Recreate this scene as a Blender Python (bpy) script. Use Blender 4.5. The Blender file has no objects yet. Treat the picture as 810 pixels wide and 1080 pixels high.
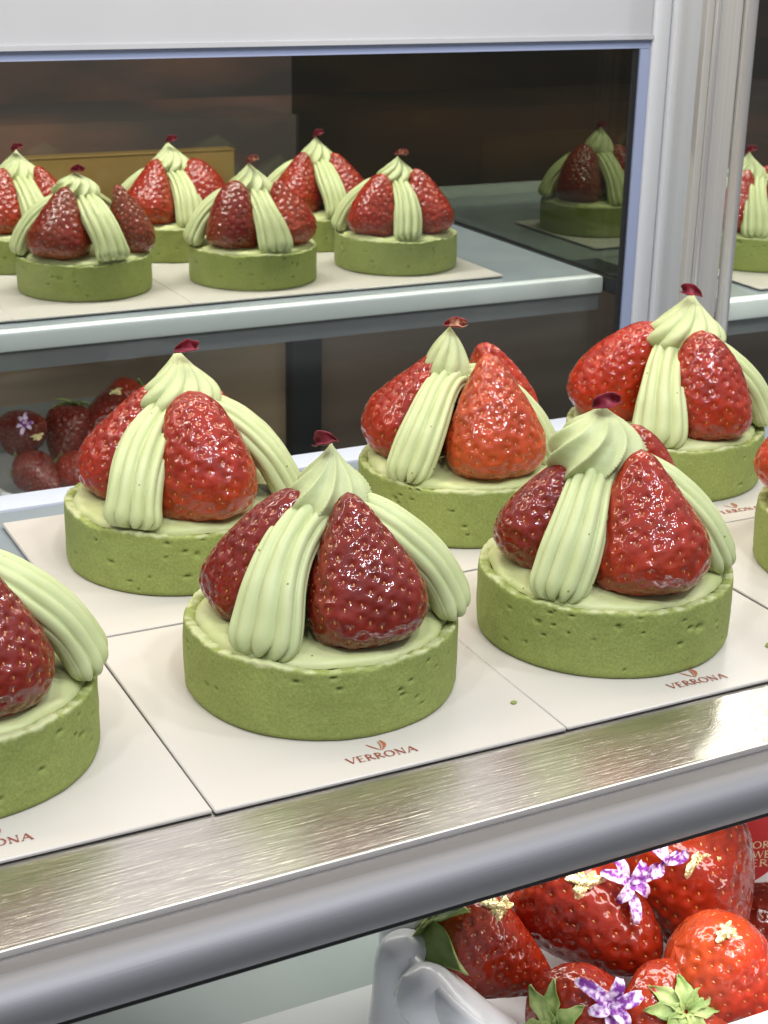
import bpy, math, random
import numpy as np
from mathutils import Vector, Matrix, Euler, noise as mn

random.seed(7)
sc = bpy.context.scene
PI = math.pi

# ------------------------------------------------------------------ camera
F_PX, PITCH, ROLL, CAM_H, RIM, YAW = 1653.94, 0.360561, 0.0188144, 0.211355, 0.0217, 0.46998
cam_d = bpy.data.cameras.new('camera')
cam = bpy.data.objects.new('camera', cam_d)
sc.collection.objects.link(cam)
fw = Vector((math.sin(YAW) * math.cos(PITCH), math.cos(YAW) * math.cos(PITCH), -math.sin(PITCH)))
rt = Vector((math.cos(YAW), -math.sin(YAW), 0))
up = rt.cross(fw)
cr, sr = math.cos(ROLL), math.sin(ROLL)
rt2 = rt * cr + up * sr
up2 = up * cr - rt * sr
cam.matrix_world = Matrix(((rt2.x, up2.x, -fw.x, 0), (rt2.y, up2.y, -fw.y, 0), (rt2.z, up2.z, -fw.z, CAM_H), (0, 0, 0, 1)))
cam_d.sensor_fit = 'VERTICAL'
cam_d.sensor_height = 24
cam_d.lens = 24 * F_PX / 1080
cam_d.clip_start = 0.01
cam_d.clip_end = 50
cam_d.dof.use_dof = True
cam_d.dof.focus_distance = 0.47
cam_d.dof.aperture_fstop = 36
sc.camera = cam

# ------------------------------------------------------------------ world and lamps
w = bpy.data.worlds.new('World')
sc.world = w
w.use_nodes = True
wn = w.node_tree
bg = wn.nodes['Background']
tc = wn.nodes.new('ShaderNodeTexCoord')
sx = wn.nodes.new('ShaderNodeSeparateXYZ')
cr_ = wn.nodes.new('ShaderNodeValToRGB')
mr = wn.nodes.new('ShaderNodeMapRange')
mr.inputs['From Min'].default_value = -1
wn.links.new(tc.outputs['Generated'], sx.inputs[0])
wn.links.new(sx.outputs['Z'], mr.inputs['Value'])
wn.links.new(mr.outputs[0], cr_.inputs[0])
e = cr_.color_ramp.elements
e[0].position = 0.25; e[0].color = (0.16, 0.14, 0.13, 1)
e[1].position = 0.8; e[1].color = (0.72, 0.76, 0.88, 1)
m_ = cr_.color_ramp.elements.new(0.5); m_.color = (0.24, 0.24, 0.26, 1)
wn.links.new(cr_.outputs[0], bg.inputs['Color'])
bg.inputs['Strength'].default_value = 0.68


def area(name, loc, target, sx_, sy_, power, col):
    d = bpy.data.lights.new(name, 'AREA')
    d.shape = 'RECTANGLE'; d.size = sx_; d.size_y = sy_
    d.energy = power; d.color = col
    o = bpy.data.objects.new(name, d)
    sc.collection.objects.link(o)
    o.location = loc
    dirv = Vector(target) - Vector(loc)
    o.rotation_euler = dirv.to_track_quat('-Z', 'Y').to_euler()
    return o


area('case_strip_lamp', (0.22, 0.56, 0.40), (0.22, 0.50, 0.0), 1.2, 0.03, 2.8, (1.0, 0.88, 0.70))
area('rear_fill_lamp', (0.40, 0.92, 0.42), (0.40, 0.94, 0.0), 0.9, 0.05, 5.4, (1.0, 0.97, 0.90))  # added lamp without a real source; brightens the copied rear tarts
for lx, ly in ((-0.60, -0.05), (-0.25, -0.30), (0.10, -0.45), (0.50, -0.35), (0.85, -0.10), (0.25, -0.15)):
    area('shop_ceiling_lamp', (lx, ly, 1.15), (0.25, 0.45, 0.0), 0.085, 0.085, 3.2, (0.95, 0.97, 1.0))
area('lower_case_lamp', (0.25, 0.335, -0.030), (0.27, 0.345, -0.10), 0.7, 0.02, 0.52, (1.0, 0.97, 0.92))
area('rear_lower_fill', (0.30, 0.87, -0.030), (0.28, 0.93, -0.10), 0.9, 0.02, 0.22, (1.0, 0.96, 0.88))  # added fill, not a fitting of the case; brightens the copied far punnet

sc.view_settings.view_transform = 'Standard'
sc.view_settings.look = 'None'
sc.view_settings.exposure = 0.0
sc.view_settings.gamma = 1.0
sc.render.engine = 'CYCLES'
sc.cycles.use_denoising = True
sc.cycles.max_bounces = 8
sc.cycles.caustics_reflective = False
sc.cycles.caustics_refractive = False

# ------------------------------------------------------------------ helpers
COL = sc.collection


def link(o, parent=None, **props):
    COL.objects.link(o)
    if parent is not None:
        o.parent = parent
    for k, v in props.items():
        if v is not None:
            o[k] = v
    return o


def mesh_obj(name, me, mat=None, parent=None, **props):
    if mat is not None:
        me.materials.append(mat)
    return link(bpy.data.objects.new(name, me), parent, **props)


def mk_mesh(name, verts, faces, smooth=True):
    me = bpy.data.meshes.new(name)
    me.from_pydata([tuple(v) for v in verts], [], [tuple(int(i) for i in f) for f in faces])
    if smooth:
        me.polygons.foreach_set('use_smooth', [True] * len(me.polygons))
    me.update()
    return me


def grid_faces(n, m, off=0, wrap=True):
    f = []
    for i in range(n - 1):
        for j in range(m if wrap else m - 1):
            a = off + i * m + j; b = off + i * m + (j + 1) % m
            f.append((a, b, b + m, a + m))
    return f


def boxes_mesh(name, bl, bevel=0.0, seg=2):
    """list of (x0,x1,y0,y1,z0,z1) in one mesh"""
    import bmesh
    bm = bmesh.new()
    for x0, x1, y0, y1, z0, z1 in bl:
        r = bmesh.ops.create_cube(bm, size=1)
        for v in r['verts']:
            v.co = Vector(((x0 + x1) / 2 + v.co.x * (x1 - x0), (y0 + y1) / 2 + v.co.y * (y1 - y0), (z0 + z1) / 2 + v.co.z * (z1 - z0)))
    if bevel:
        bmesh.ops.bevel(bm, geom=bm.edges[:], offset=bevel, segments=seg, affect='EDGES', profile=0.5)
    me = bpy.data.meshes.new(name)
    bm.to_mesh(me); bm.free()
    if bevel:
        me.polygons.foreach_set('use_smooth', [True] * len(me.polygons))
        try:
            me.set_sharp_from_angle(angle=math.radians(40))
        except Exception:
            pass
    return me


def box(name, x0, x1, y0, y1, z0, z1, mat, parent=None, bevel=0.0, **props):
    cx, cy, cz = (x0 + x1) / 2, (y0 + y1) / 2, z0
    px, py, pz = (parent.location if parent is not None else (0, 0, 0))
    me = boxes_mesh(name, [(x0 - cx, x1 - cx, y0 - cy, y1 - cy, 0, z1 - z0)], bevel)
    o = mesh_obj(name, me, mat, parent, **props)
    o.location = (cx - px, cy - py, cz - pz)
    return o


# ------------------------------------------------------------------ materials
def mat(name, col, rough=0.5, metal=0.0, **kw):
    m = bpy.data.materials.new(name)
    m.use_nodes = True
    b = m.node_tree.nodes['Principled BSDF']
    b.inputs['Base Color'].default_value = (*col, 1)
    b.inputs['Roughness'].default_value = rough
    b.inputs['Metallic'].default_value = metal
    for k, v in kw.items():
        b.inputs[k.replace('_', ' ')].default_value = v
    return m, m.node_tree, b


def N(nt, t, **kw):
    n = nt.nodes.new(t)
    for k, v in kw.items():
        if hasattr(n, k):
            setattr(n, k, v)
        else:
            n.inputs[k.replace('_', ' ')].default_value = v
    return n


def noise_col(nt, b, c1, c2, scale, detail=4, lo=0.35, hi=0.65, coords='Object', stretch=(1, 1, 1)):
    t = N(nt, 'ShaderNodeTexCoord'); mp = N(nt, 'ShaderNodeMapping'); mp.inputs['Scale'].default_value = stretch
    n = N(nt, 'ShaderNodeTexNoise', Scale=scale, Detail=detail)
    r = N(nt, 'ShaderNodeValToRGB')
    r.color_ramp.elements[0].position = lo; r.color_ramp.elements[0].color = (*c1, 1)
    r.color_ramp.elements[1].position = hi; r.color_ramp.elements[1].color = (*c2, 1)
    nt.links.new(t.outputs[coords], mp.inputs[0]); nt.links.new(mp.outputs[0], n.inputs['Vector'])
    nt.links.new(n.outputs[0], r.inputs[0])
    if b is not None:
        nt.links.new(r.outputs[0], b.inputs['Base Color'])
    return mp, n, r


def bump(nt, b, scale, strength, dist, detail=4, stretch=(1, 1, 1), sock='Normal', rough=0.6):
    t = N(nt, 'ShaderNodeTexCoord'); mp = N(nt, 'ShaderNodeMapping'); mp.inputs['Scale'].default_value = stretch
    n = N(nt, 'ShaderNodeTexNoise', Scale=scale, Detail=detail, Roughness=rough)
    bp = N(nt, 'ShaderNodeBump', Strength=strength, Distance=dist)
    nt.links.new(t.outputs['Object'], mp.inputs[0]); nt.links.new(mp.outputs[0], n.inputs['Vector'])
    nt.links.new(n.outputs[0], bp.inputs['Height'])
    nt.links.new(bp.outputs[0], b.inputs[sock])
    return bp


# matcha shell
M_SHELL, nt, b = mat('matcha_crust', (0.2, 0.26, 0.05), 0.75)
mp, n, r = noise_col(nt, None, (0.225, 0.280, 0.066), (0.300, 0.352, 0.098), 1300, 5, 0.33, 0.68)
mp2, n2, r2 = noise_col(nt, None, (0.93, 0.93, 0.88), (1.05, 1.04, 1.0), 60, 3, 0.35, 0.65)
mul = N(nt, 'ShaderNodeMixRGB', blend_type='MULTIPLY'); mul.inputs[0].default_value = 1
nt.links.new(r.outputs[0], mul.inputs[1]); nt.links.new(r2.outputs[0], mul.inputs[2])
# pale, floury top of the rim
t = N(nt, 'ShaderNodeTexCoord'); sp = N(nt, 'ShaderNodeSeparateXYZ'); nt.links.new(t.outputs['Object'], sp.inputs[0])
n3 = N(nt, 'ShaderNodeTexNoise', Scale=260, Detail=4)
nt.links.new(t.outputs['Object'], n3.inputs['Vector'])
ma = N(nt, 'ShaderNodeMath', operation='MULTIPLY_ADD'); ma.inputs[1].default_value = 0.0035; nt.links.new(n3.outputs[0], ma.inputs[0]); nt.links.new(sp.outputs['Z'], ma.inputs[2])
mr1 = N(nt, 'ShaderNodeMapRange'); mr1.inputs['From Min'].default_value = RIM + 0.0012; mr1.inputs['From Max'].default_value = RIM + 0.0021
nt.links.new(ma.outputs[0], mr1.inputs['Value'])
mx = N(nt, 'ShaderNodeMixRGB'); mx.inputs[2].default_value = (0.50, 0.53, 0.27, 1)
nt.links.new(mr1.outputs[0], mx.inputs[0]); nt.links.new(mul.outputs[0], mx.inputs[1]); nt.links.new(mx.outputs[0], b.inputs['Base Color'])
bump(nt, b, 700, 0.55, 0.0006, 6)

# cream
def cream(name, c1, c2):
    m, nt, b = mat(name, c1, 0.42)
    noise_col(nt, b, c1, c2, 60, 3, 0.35, 0.7)
    rc = b.inputs['Base Color'].links[0].from_socket
    tt = N(nt, 'ShaderNodeTexCoord'); vo = N(nt, 'ShaderNodeTexVoronoi', Scale=150)
    nt.links.new(tt.outputs['Object'], vo.inputs['Vector'])
    lt = N(nt, 'ShaderNodeMath', operation='LESS_THAN'); lt.inputs[1].default_value = 0.055
    nt.links.new(vo.outputs['Distance'], lt.inputs[0])
    mk = N(nt, 'ShaderNodeMixRGB'); mk.inputs[2].default_value = (0.22, 0.24, 0.07, 1)
    nt.links.new(lt.outputs[0], mk.inputs[0]); nt.links.new(rc, mk.inputs[1]); nt.links.new(mk.outputs[0], b.inputs['Base Color'])
    b.inputs['Subsurface Weight'].default_value = 0.25
    b.inputs['Subsurface Radius'].default_value = (0.0035, 0.0035, 0.0015)
    b.inputs['Subsurface Scale'].default_value = 0.6
    b.inputs['Specular IOR Level'].default_value = 0.35
    bump(nt, b, 330, 0.12, 0.0004, 5)
    return m


M_CREAM = cream('matcha_cream', (0.490, 0.550, 0.275), (0.550, 0.605, 0.330))
M_FILL = cream('matcha_filling', (0.48, 0.53, 0.235), (0.57, 0.60, 0.32))

# strawberries (mesh length is 1 unit, so object coordinates are normalised)
M_BERRY, nt, b = mat('glazed_strawberry', (0.4, 0.02, 0.012), 0.42)
oi = N(nt, 'ShaderNodeObjectInfo')
t = N(nt, 'ShaderNodeTexCoord'); sp = N(nt, 'ShaderNodeSeparateXYZ'); nt.links.new(t.outputs['Object'], sp.inputs[0])
n = N(nt, 'ShaderNodeTexNoise', Scale=2.6, Detail=3); nt.links.new(t.outputs['Object'], n.inputs['Vector'])
ma = N(nt, 'ShaderNodeMath', operation='MULTIPLY_ADD'); ma.inputs[1].default_value = 0.45
nt.links.new(n.outputs[0], ma.inputs[0]); nt.links.new(sp.outputs['Z'], ma.inputs[2])
mr1 = N(nt, 'ShaderNodeMapRange'); mr1.inputs['From Min'].default_value = 0.22; mr1.inputs['From Max'].default_value = 0.60
mr1.inputs['To Min'].default_value = 0.85; mr1.inputs['To Max'].default_value = 0.0
nt.links.new(ma.outputs[0], mr1.inputs['Value'])
ml = N(nt, 'ShaderNodeMath', operation='MULTIPLY'); nt.links.new(mr1.outputs[0], ml.inputs[0]); nt.links.new(oi.outputs['Alpha'], ml.inputs[1])
mx = N(nt, 'ShaderNodeMixRGB'); mx.inputs[2].default_value = (0.62, 0.13, 0.03, 1)
nt.links.new(ml.outputs[0], mx.inputs[0]); nt.links.new(oi.outputs['Color'], mx.inputs[1])
n4 = N(nt, 'ShaderNodeTexNoise', Scale=9, Detail=4); nt.links.new(t.outputs['Object'], n4.inputs['Vector'])
r4 = N(nt, 'ShaderNodeValToRGB'); r4.color_ramp.elements[0].position = 0.3; r4.color_ramp.elements[0].color = (0.68, 0.62, 0.6, 1)
r4.color_ramp.elements[1].position = 0.7; r4.color_ramp.elements[1].color = (1.15, 1.1, 1.1, 1)
nt.links.new(n4.outputs[0], r4.inputs[0])
mu = N(nt, 'ShaderNodeMixRGB', blend_type='MULTIPLY'); mu.inputs[0].default_value = 1
nt.links.new(mx.outputs[0], mu.inputs[1]); nt.links.new(r4.outputs[0], mu.inputs[2]); nt.links.new(mu.outputs[0], b.inputs['Base Color'])
b.inputs['Subsurface Weight'].default_value = 0.12
b.inputs['Subsurface Radius'].default_value = (0.004, 0.0010, 0.0004)
b.inputs['Coat Weight'].default_value = 1.0
b.inputs['Coat Roughness'].default_value = 0.035
b.inputs['Specular IOR Level'].default_value = 0.1
bump(nt, b, 30, 0.06, 0.01, 3)
bpc = bump(nt, b, 10, 0.12, 0.02, 2, sock='Coat Normal')
b.inputs['Coat IOR'].default_value = 1.5
M_SEED, nt, b = mat('strawberry_seed', (0.50, 0.20, 0.04), 0.4, Coat_Weight=0.6)
M_CALYX, nt, b = mat('strawberry_leaf', (0.12, 0.2, 0.03), 0.55)
noise_col(nt, b, (0.16, 0.25, 0.05), (0.42, 0.50, 0.18), 4, 4)
M_PETAL, nt, b = mat('dried_rose_petal', (0.22, 0.01, 0.03), 0.6)
noise_col(nt, b, (0.16, 0.006, 0.02), (0.42, 0.06, 0.09), 250, 3, 0.35, 0.75)
M_PETAL2, nt, b = mat('pale_dried_petal', (0.5, 0.2, 0.13), 0.6)
noise_col(nt, b, (0.25, 0.02, 0.03), (0.75, 0.5, 0.3), 260, 2, 0.42, 0.58)
M_FLOWER, nt, b = mat('violet_flower', (0.3, 0.08, 0.4), 0.5)
noise_col(nt, b, (0.22, 0.03, 0.30), (0.85, 0.68, 0.88), 420, 2, 0.40, 0.56)
M_GOLD, nt, b = mat('gold_leaf', (0.95, 0.85, 0.45), 0.25, 0.7)
bump(nt, b, 900, 0.9, 0.0008, 3)

M_CARD, nt, b = mat('cake_card', (0.58, 0.545, 0.49), 0.30)
bump(nt, b, 30, 0.05, 0.001, 2)
M_PRINT, nt, b = mat('copper_print', (0.42, 0.13, 0.06), 0.45)
M_PRINT_R, nt, b = mat('dark_copper_print', (0.30, 0.07, 0.045), 0.45)

M_STEEL, nt, b = mat('brushed_steel', (0.62, 0.60, 0.57), 0.24, 1.0)
noise_col(nt, b, (0.58, 0.555, 0.52), (0.78, 0.75, 0.705), 1.0, 3, 0.3, 0.7, stretch=(80, 1300, 1))
bump(nt, b, 1.0, 0.6, 0.00016, 3, stretch=(45, 1300, 1))
M_RAIL, nt, b = mat('satin_aluminium', (0.25, 0.25, 0.26), 0.58, 0.6)
bump(nt, b, 1.0, 0.12, 0.0003, 4, stretch=(40, 2500, 2500))
M_GROOVE, nt, b = mat('grey_channel', (0.13, 0.12, 0.115), 0.45)
M_CHROME, nt, b = mat('polished_steel', (0.80, 0.78, 0.75), 0.30, 0.85)
M_POST, nt, b = mat('grey_steel_post', (0.50, 0.48, 0.45), 0.45, 0.25)
noise_col(nt, b, (0.40, 0.385, 0.36), (0.47, 0.455, 0.43), 1, 4, 0.3, 0.7, stretch=(900, 900, 6))
M_WHITE, nt, b = mat('white_enamel', (0.55, 0.565, 0.60), 0.4)
noise_col(nt, b, (0.425, 0.435, 0.465), (0.455, 0.465, 0.495), 8, 4)
M_COL, nt, b = mat('white_column_enamel', (0.58, 0.60, 0.64), 0.45)
M_BLUE, nt, b = mat('pale_blue_gasket', (0.30, 0.35, 0.52), 0.45)
M_BLACK, nt, b = mat('black_rubber', (0.012, 0.013, 0.015), 0.5)
M_SHELF, nt, b = mat('frosted_glass_shelf', (0.30, 0.34, 0.38), 0.13)
noise_col(nt, b, (0.24, 0.28, 0.30), (0.31, 0.35, 0.37), 14, 4)
M_SHELFD, nt, b = mat('grey_shelf_channel', (0.17, 0.18, 0.19), 0.4)
M_EDGE, nt, b = mat('pale_glass_edge', (0.78, 0.83, 0.83), 0.25)
M_TRIM, nt, b = mat('pale_blue_trim', (0.50, 0.54, 0.62), 0.4)
M_FLOORG, nt, b = mat('grey_green_liner', (0.36, 0.42, 0.40), 0.4)
noise_col(nt, b, (0.34, 0.40, 0.38), (0.40, 0.46, 0.43), 20, 3)
M_BOARD, nt, b = mat('white_board', (0.72, 0.74, 0.72), 0.4)
M_TRAY, nt, b = mat('white_plastic', (0.80, 0.80, 0.80), 0.22)
b.inputs['Subsurface Weight'].default_value = 0.1
b.inputs['Subsurface Radius'].default_value = (0.003, 0.003, 0.003)
M_SIGN, nt, b = mat('red_card', (0.50, 0.02, 0.02), 0.4)
M_SIGNT, nt, b = mat('gold_print', (0.80, 0.62, 0.36), 0.4)
M_WALL, nt, b = mat('dark_shop_wall', (0.03, 0.025, 0.02), 0.6)
noise_col(nt, b, (0.058, 0.048, 0.038), (0.17, 0.085, 0.048), 4.2, 5, 0.44, 0.74, stretch=(1, 1, 3.4))
M_BROWN, nt, b = mat('brown_backdrop', (0.1, 0.075, 0.05), 0.55)
noise_col(nt, b, (0.17, 0.13, 0.085), (0.26, 0.20, 0.125), 3, 5, stretch=(1, 1, 12))
M_DBROWN, nt, b = mat('dark_brown_backdrop', (0.05, 0.035, 0.025), 0.5)
noise_col(nt, b, (0.085, 0.065, 0.05), (0.13, 0.10, 0.075), 3, 5, stretch=(1, 1, 10))
M_BRASS, nt, b = mat('dull_brass', (0.34, 0.20, 0.06), 0.45, 0.5)
noise_col(nt, b, (0.26, 0.165, 0.045), (0.40, 0.26, 0.085), 6, 4, stretch=(1, 1, 3))


def pane_mat(name, tint, gl):
    m = bpy.data.materials.new(name)
    m.use_nodes = True
    nt = m.node_tree
    nt.nodes.remove(nt.nodes['Principled BSDF'])
    out = nt.nodes['Material Output']
    tr = N(nt, 'ShaderNodeBsdfTransparent'); tr.inputs[0].default_value = (*tint, 1)
    g = N(nt, 'ShaderNodeBsdfGlossy'); g.inputs['Roughness'].default_value = 0.03
    mxs = N(nt, 'ShaderNodeMixShader'); mxs.inputs[0].default_value = gl
    nt.links.new(tr.outputs[0], mxs.inputs[1]); nt.links.new(g.outputs[0], mxs.inputs[2])
    nt.links.new(mxs.outputs[0], out.inputs['Surface'])
    return m


M_PANE = pane_mat('tinted_glass', (0.93, 0.94, 0.92), 0.02)
M_DPANE = pane_mat('dimming_glass', (0.50, 0.52, 0.46), 0.03)  # dark tint stands in for the weaker second reflection

# ------------------------------------------------------------------ large structure: the display case
S0, S1 = -0.25, 0.95
# front shelf (the one the tarts stand on)
sh = link(bpy.data.objects.new('display_shelf', None), label='grey glass shelf inside the case under the seven nearer tarts', category='shelf')
sh.location = (0.2, 0.45, -0.012)
box('glass_panel', S0, 0.60, 0.333, 0.5625, -0.011, -0.0022, M_SHELF, sh)
box('rear_gap', S0, 0.60, 0.5630, 0.5660, -0.011, -0.0045, M_SHELFD, sh)
box('rear_rail', S0, 0.60, 0.5665, 0.583, -0.013, -0.0022, M_TRIM, sh, 0.0012)
# front rail: brushed strip, channel, round nose, gasket
ra = link(bpy.data.objects.new('front_rail', None), label='brushed steel rail with a rounded grey nose along the front of the shelf', category='rail')
ra.location = (0.2, 0.30, -0.02)
ra.rotation_euler = (0, 0, 0.015)
box('brushed_strip', S0, S1, 0.2958, 0.3325, -0.0105, -0.00134, M_STEEL, ra)
box('bright_lip', S0, S1, 0.2944, 0.2956, -0.0108, -0.0011, M_CHROME, ra, 0.0003)
box('channel', S0, S1, 0.2862, 0.2942, -0.014, -0.0028, M_GROOVE, ra)
a = np.linspace(0, 2 * PI, 65)[:-1]
V = [(x - 0.2, 0.2865 + 0.0067 * math.cos(t) - 0.30, -0.0090 + 0.0067 * math.sin(t) + 0.02) for x in (S0, S1) for t in a]
mesh_obj('round_nose', mk_mesh('round_nose', V, grid_faces(2, 64)), M_RAIL, ra)
box('gasket', S0, S1, 0.2838, 0.2900, -0.0166, -0.0154, M_BLACK, ra)
box('lower_lip', S0, S1, 0.2850, 0.2905, -0.0176, -0.0167, M_EDGE, ra)

# rear wall frame of the case with its window
fr = link(bpy.data.objects.new('window_frame', None), label='white enamelled frame around the rear window with a pale blue inner gasket', category='window frame')
fr.location = (0.2, 0.72, -0.3)
ZT = 0.46
box('header_panel', S0, 0.5066, 0.700, 0.7037, 0.1570, ZT, M_WHITE, fr)
box('header_lip', S0, 0.5066, 0.6982, 0.7002, 0.1560, 0.1582, M_WHITE, fr)
box('top_gasket', S0, 0.5066, 0.7003, 0.7035, 0.1515, 0.1568, M_BLUE, fr)
box('side_gasket', 0.5006, 0.5068, 0.7000, 0.7035, -0.45, 0.1512, M_BLUE, fr)
box('black_seal', 0.4978, 0.5004, 0.7010, 0.7030, -0.45, 0.1512, M_BLACK, fr)
box('inner_column', 0.5072, 0.5178, 0.6985, 0.7037, -0.45, ZT, M_COL, fr, 0.0012)
box('outer_column', 0.5186, 0.5430, 0.6955, 0.7037, -0.45, ZT, M_COL, fr, 0.0012)
pn = box('window_pane', S0, 0.5030, 0.7038, 0.7068, -0.45, 0.1540, M_PANE, label='wide tinted glass pane in the white frame behind the nearer tarts', category='window')
po = link(bpy.data.objects.new('steel_post', None), label='grey metal upright with a bright tube edge right of the white frame', category='post')
po.location = (0.53, 0.68, -0.3)
box('flat_strip', 0.5104, 0.5150, 0.660, 0.664, -0.45, ZT, M_POST, po)
box('bright_ridge', 0.5152, 0.5185, 0.6575, 0.664, -0.45, ZT, M_CHROME, po, 0.0014)
box('flat_face', 0.5187, 0.5335, 0.661, 0.664, -0.45, ZT, M_POST, po)
V = [(0.5378 + 0.0036 * math.cos(t) - 0.53, 0.6600 + 0.0036 * math.sin(t) - 0.68, z + 0.3) for z in (-0.45, ZT) for t in a]
mesh_obj('round_edge', mk_mesh('round_edge', V, grid_faces(2, 64)), M_CHROME, po)
pn2 = box('window_pane', 0.5425, 1.2, 0.664, 0.668, -0.45, ZT, M_PANE, label='narrow strip of tinted glass right of the bright steel tube', category='window')

# rear shelf: mirror image of the front shelf, modelled solid behind the glass
rs = link(bpy.data.objects.new('display_shelf', None), label='modelled reflection of the grey shelf with a pale glass front edge, under the small looking tarts', category='shelf')
rs.location = (0.3, 1.0, -0.012)
box('glass_panel', S0, 0.5800, 0.8450, 1.14, -0.011, -0.0022, M_SHELF, rs)
box('front_edge', S0, 0.5815, 0.8350, 0.8448, -0.0135, -0.0019, M_EDGE, rs, 0.0022)
box('front_channel', S0, 0.5800, 0.8380, 0.8448, -0.0245, -0.0138, M_SHELFD, rs)
rs2 = link(bpy.data.objects.new('display_shelf', None), label='piece of pale edged shelf right of the bright steel tube, a modelled reflection', category='shelf')
rs2.location = (0.8, 0.85, -0.012)  # solid copy of the reflection in the right hand pane
box('glass_panel', 0.61, 1.3, 0.755, 0.885, -0.011, -0.0022, M_SHELF, rs2)
box('front_edge', 0.61, 1.3, 0.7430, 0.7548, -0.0145, -0.0019, M_EDGE, rs2, 0.0022)
box('front_channel', 0.61, 1.3, 0.7480, 0.7546, -0.0245, -0.0148, M_SHELFD, rs2)
# side glass as mirrored, with foot seal, and the modelled second reflection beyond it
sp_ = link(bpy.data.objects.new('glass_partition', None), label='mirrored side glass with a black foot seal, modelled at the right end of the reflected shelf', category='partition')
sp_.location = (0.585, 1.0, -0.02)
box('dark_pane', 0.5835, 0.5865, 0.7900, 1.35, -0.0020, 0.40, M_DPANE, sp_)
box('foot_seal', 0.5818, 0.5885, 0.8200, 1.35, -0.012, -0.0021, M_BLACK, sp_)
ds = link(bpy.data.objects.new('display_shelf', None), label='second reflection of the shelf, modelled beyond the dark glass panel', category='shelf')
ds.location = (0.8, 1.0, -0.012)
box('glass_panel', 0.589, 1.2, 0.887, 1.14, -0.011, -0.0022, M_SHELF, ds)
box('rear_lip', 0.589, 1.2, 1.141, 1.15, -0.011, 0.006, M_EDGE, ds)

# backdrop beyond: panels standing in for what the rear glass mirrors
bw = box('shop_wall', -1.2, 2.6, 1.75, 1.80, -1.2, 1.4, M_WALL, kind='structure')
bc = box('brown_backdrop', -0.6, 0.555, 1.30, 1.33, -0.9, -0.03, M_BROWN, label='plain brown panel standing for a brown reflection, left, under the rear shelf', category='cabinet')
bq = box('backdrop_post', 0.5555, 0.585, 1.285, 1.33, -0.9, -0.03, M_BLACK, label='black upright between the brown and the darker reflection panels', category='post')
bd = box('brown_backdrop', 0.5855, 1.8, 1.30, 1.33, -0.9, -0.03, M_DBROWN, label='dark brown panel standing for a darker reflection, right of the black upright', category='cabinet')
gb = link(bpy.data.objects.new('brass_panel', None), label='dull brass coloured panel in the mirrored background behind the far left tarts', category='panel')
gb.location = (0.40, 1.2, -0.03)
box('face', 0.30, 0.468, 1.20, 1.215, -0.03, 0.0365, M_BRASS, gb)
box('top_edge', 0.299, 0.469, 1.199, 1.216, 0.0367, 0.0377, M_BRASS, gb, 0.0004)
bl = box('ledge', 0.1, 2.0, 1.34, 1.5, -0.4, 0.045, M_WALL, label='near black ledge in the mirrored background behind the rear tarts', category='ledge')

# lower compartment
lf = box('lower_shelf', S0, S1, 0.3795, 0.60, -0.125, -0.115, M_FLOORG, label='grey green shelf floor in the lower compartment, lower left', category='shelf')
wb = box('white_board', S0, S1, 0.24, 0.3790, -0.1235, -0.1135, M_BOARD, label='white board at the bottom edge under the punnet of strawberries', category='board')
lw = box('lower_back_wall', S0, S1, 0.602, 0.612, -0.45, -0.03, M_FLOORG, label='grey green back panel of the lower compartment', category='panel')
bpy.data.objects.remove(lw)
lr = box('lower_shelf', S0, 0.34, 0.87, 1.15, -0.155, -0.140, M_FLOORG, label='lower shelf as a modelled reflection, under the far punnet', category='shelf')  # mirrored lower shelf, built solid

# ------------------------------------------------------------------ cards
GROUP_CARD = 'printed cards under the tarts'


def strokes_mesh(name, strokes, h=1.0):
    """strokes: list of (x0,y0,x1,y1,width) quads laid flat, slightly raised"""
    verts, faces = [], []
    for k, (x0, y0, x1, y1, wd) in enumerate(strokes):
        d = Vector((x1 - x0, y1 - y0)); L = d.length or 1
        nx, ny = -d.y / L * wd / 2, d.x / L * wd / 2
        b0 = len(verts); z = 0.00001 * (k % 7)
        verts += [(x0 + nx, y0 + ny, z), (x0 - nx, y0 - ny, z), (x1 - nx, y1 - ny, z), (x1 + nx, y1 + ny, z)]
        faces.append((b0, b0 + 1, b0 + 2, b0 + 3))
    return mk_mesh(name, verts, faces, False)


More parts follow.
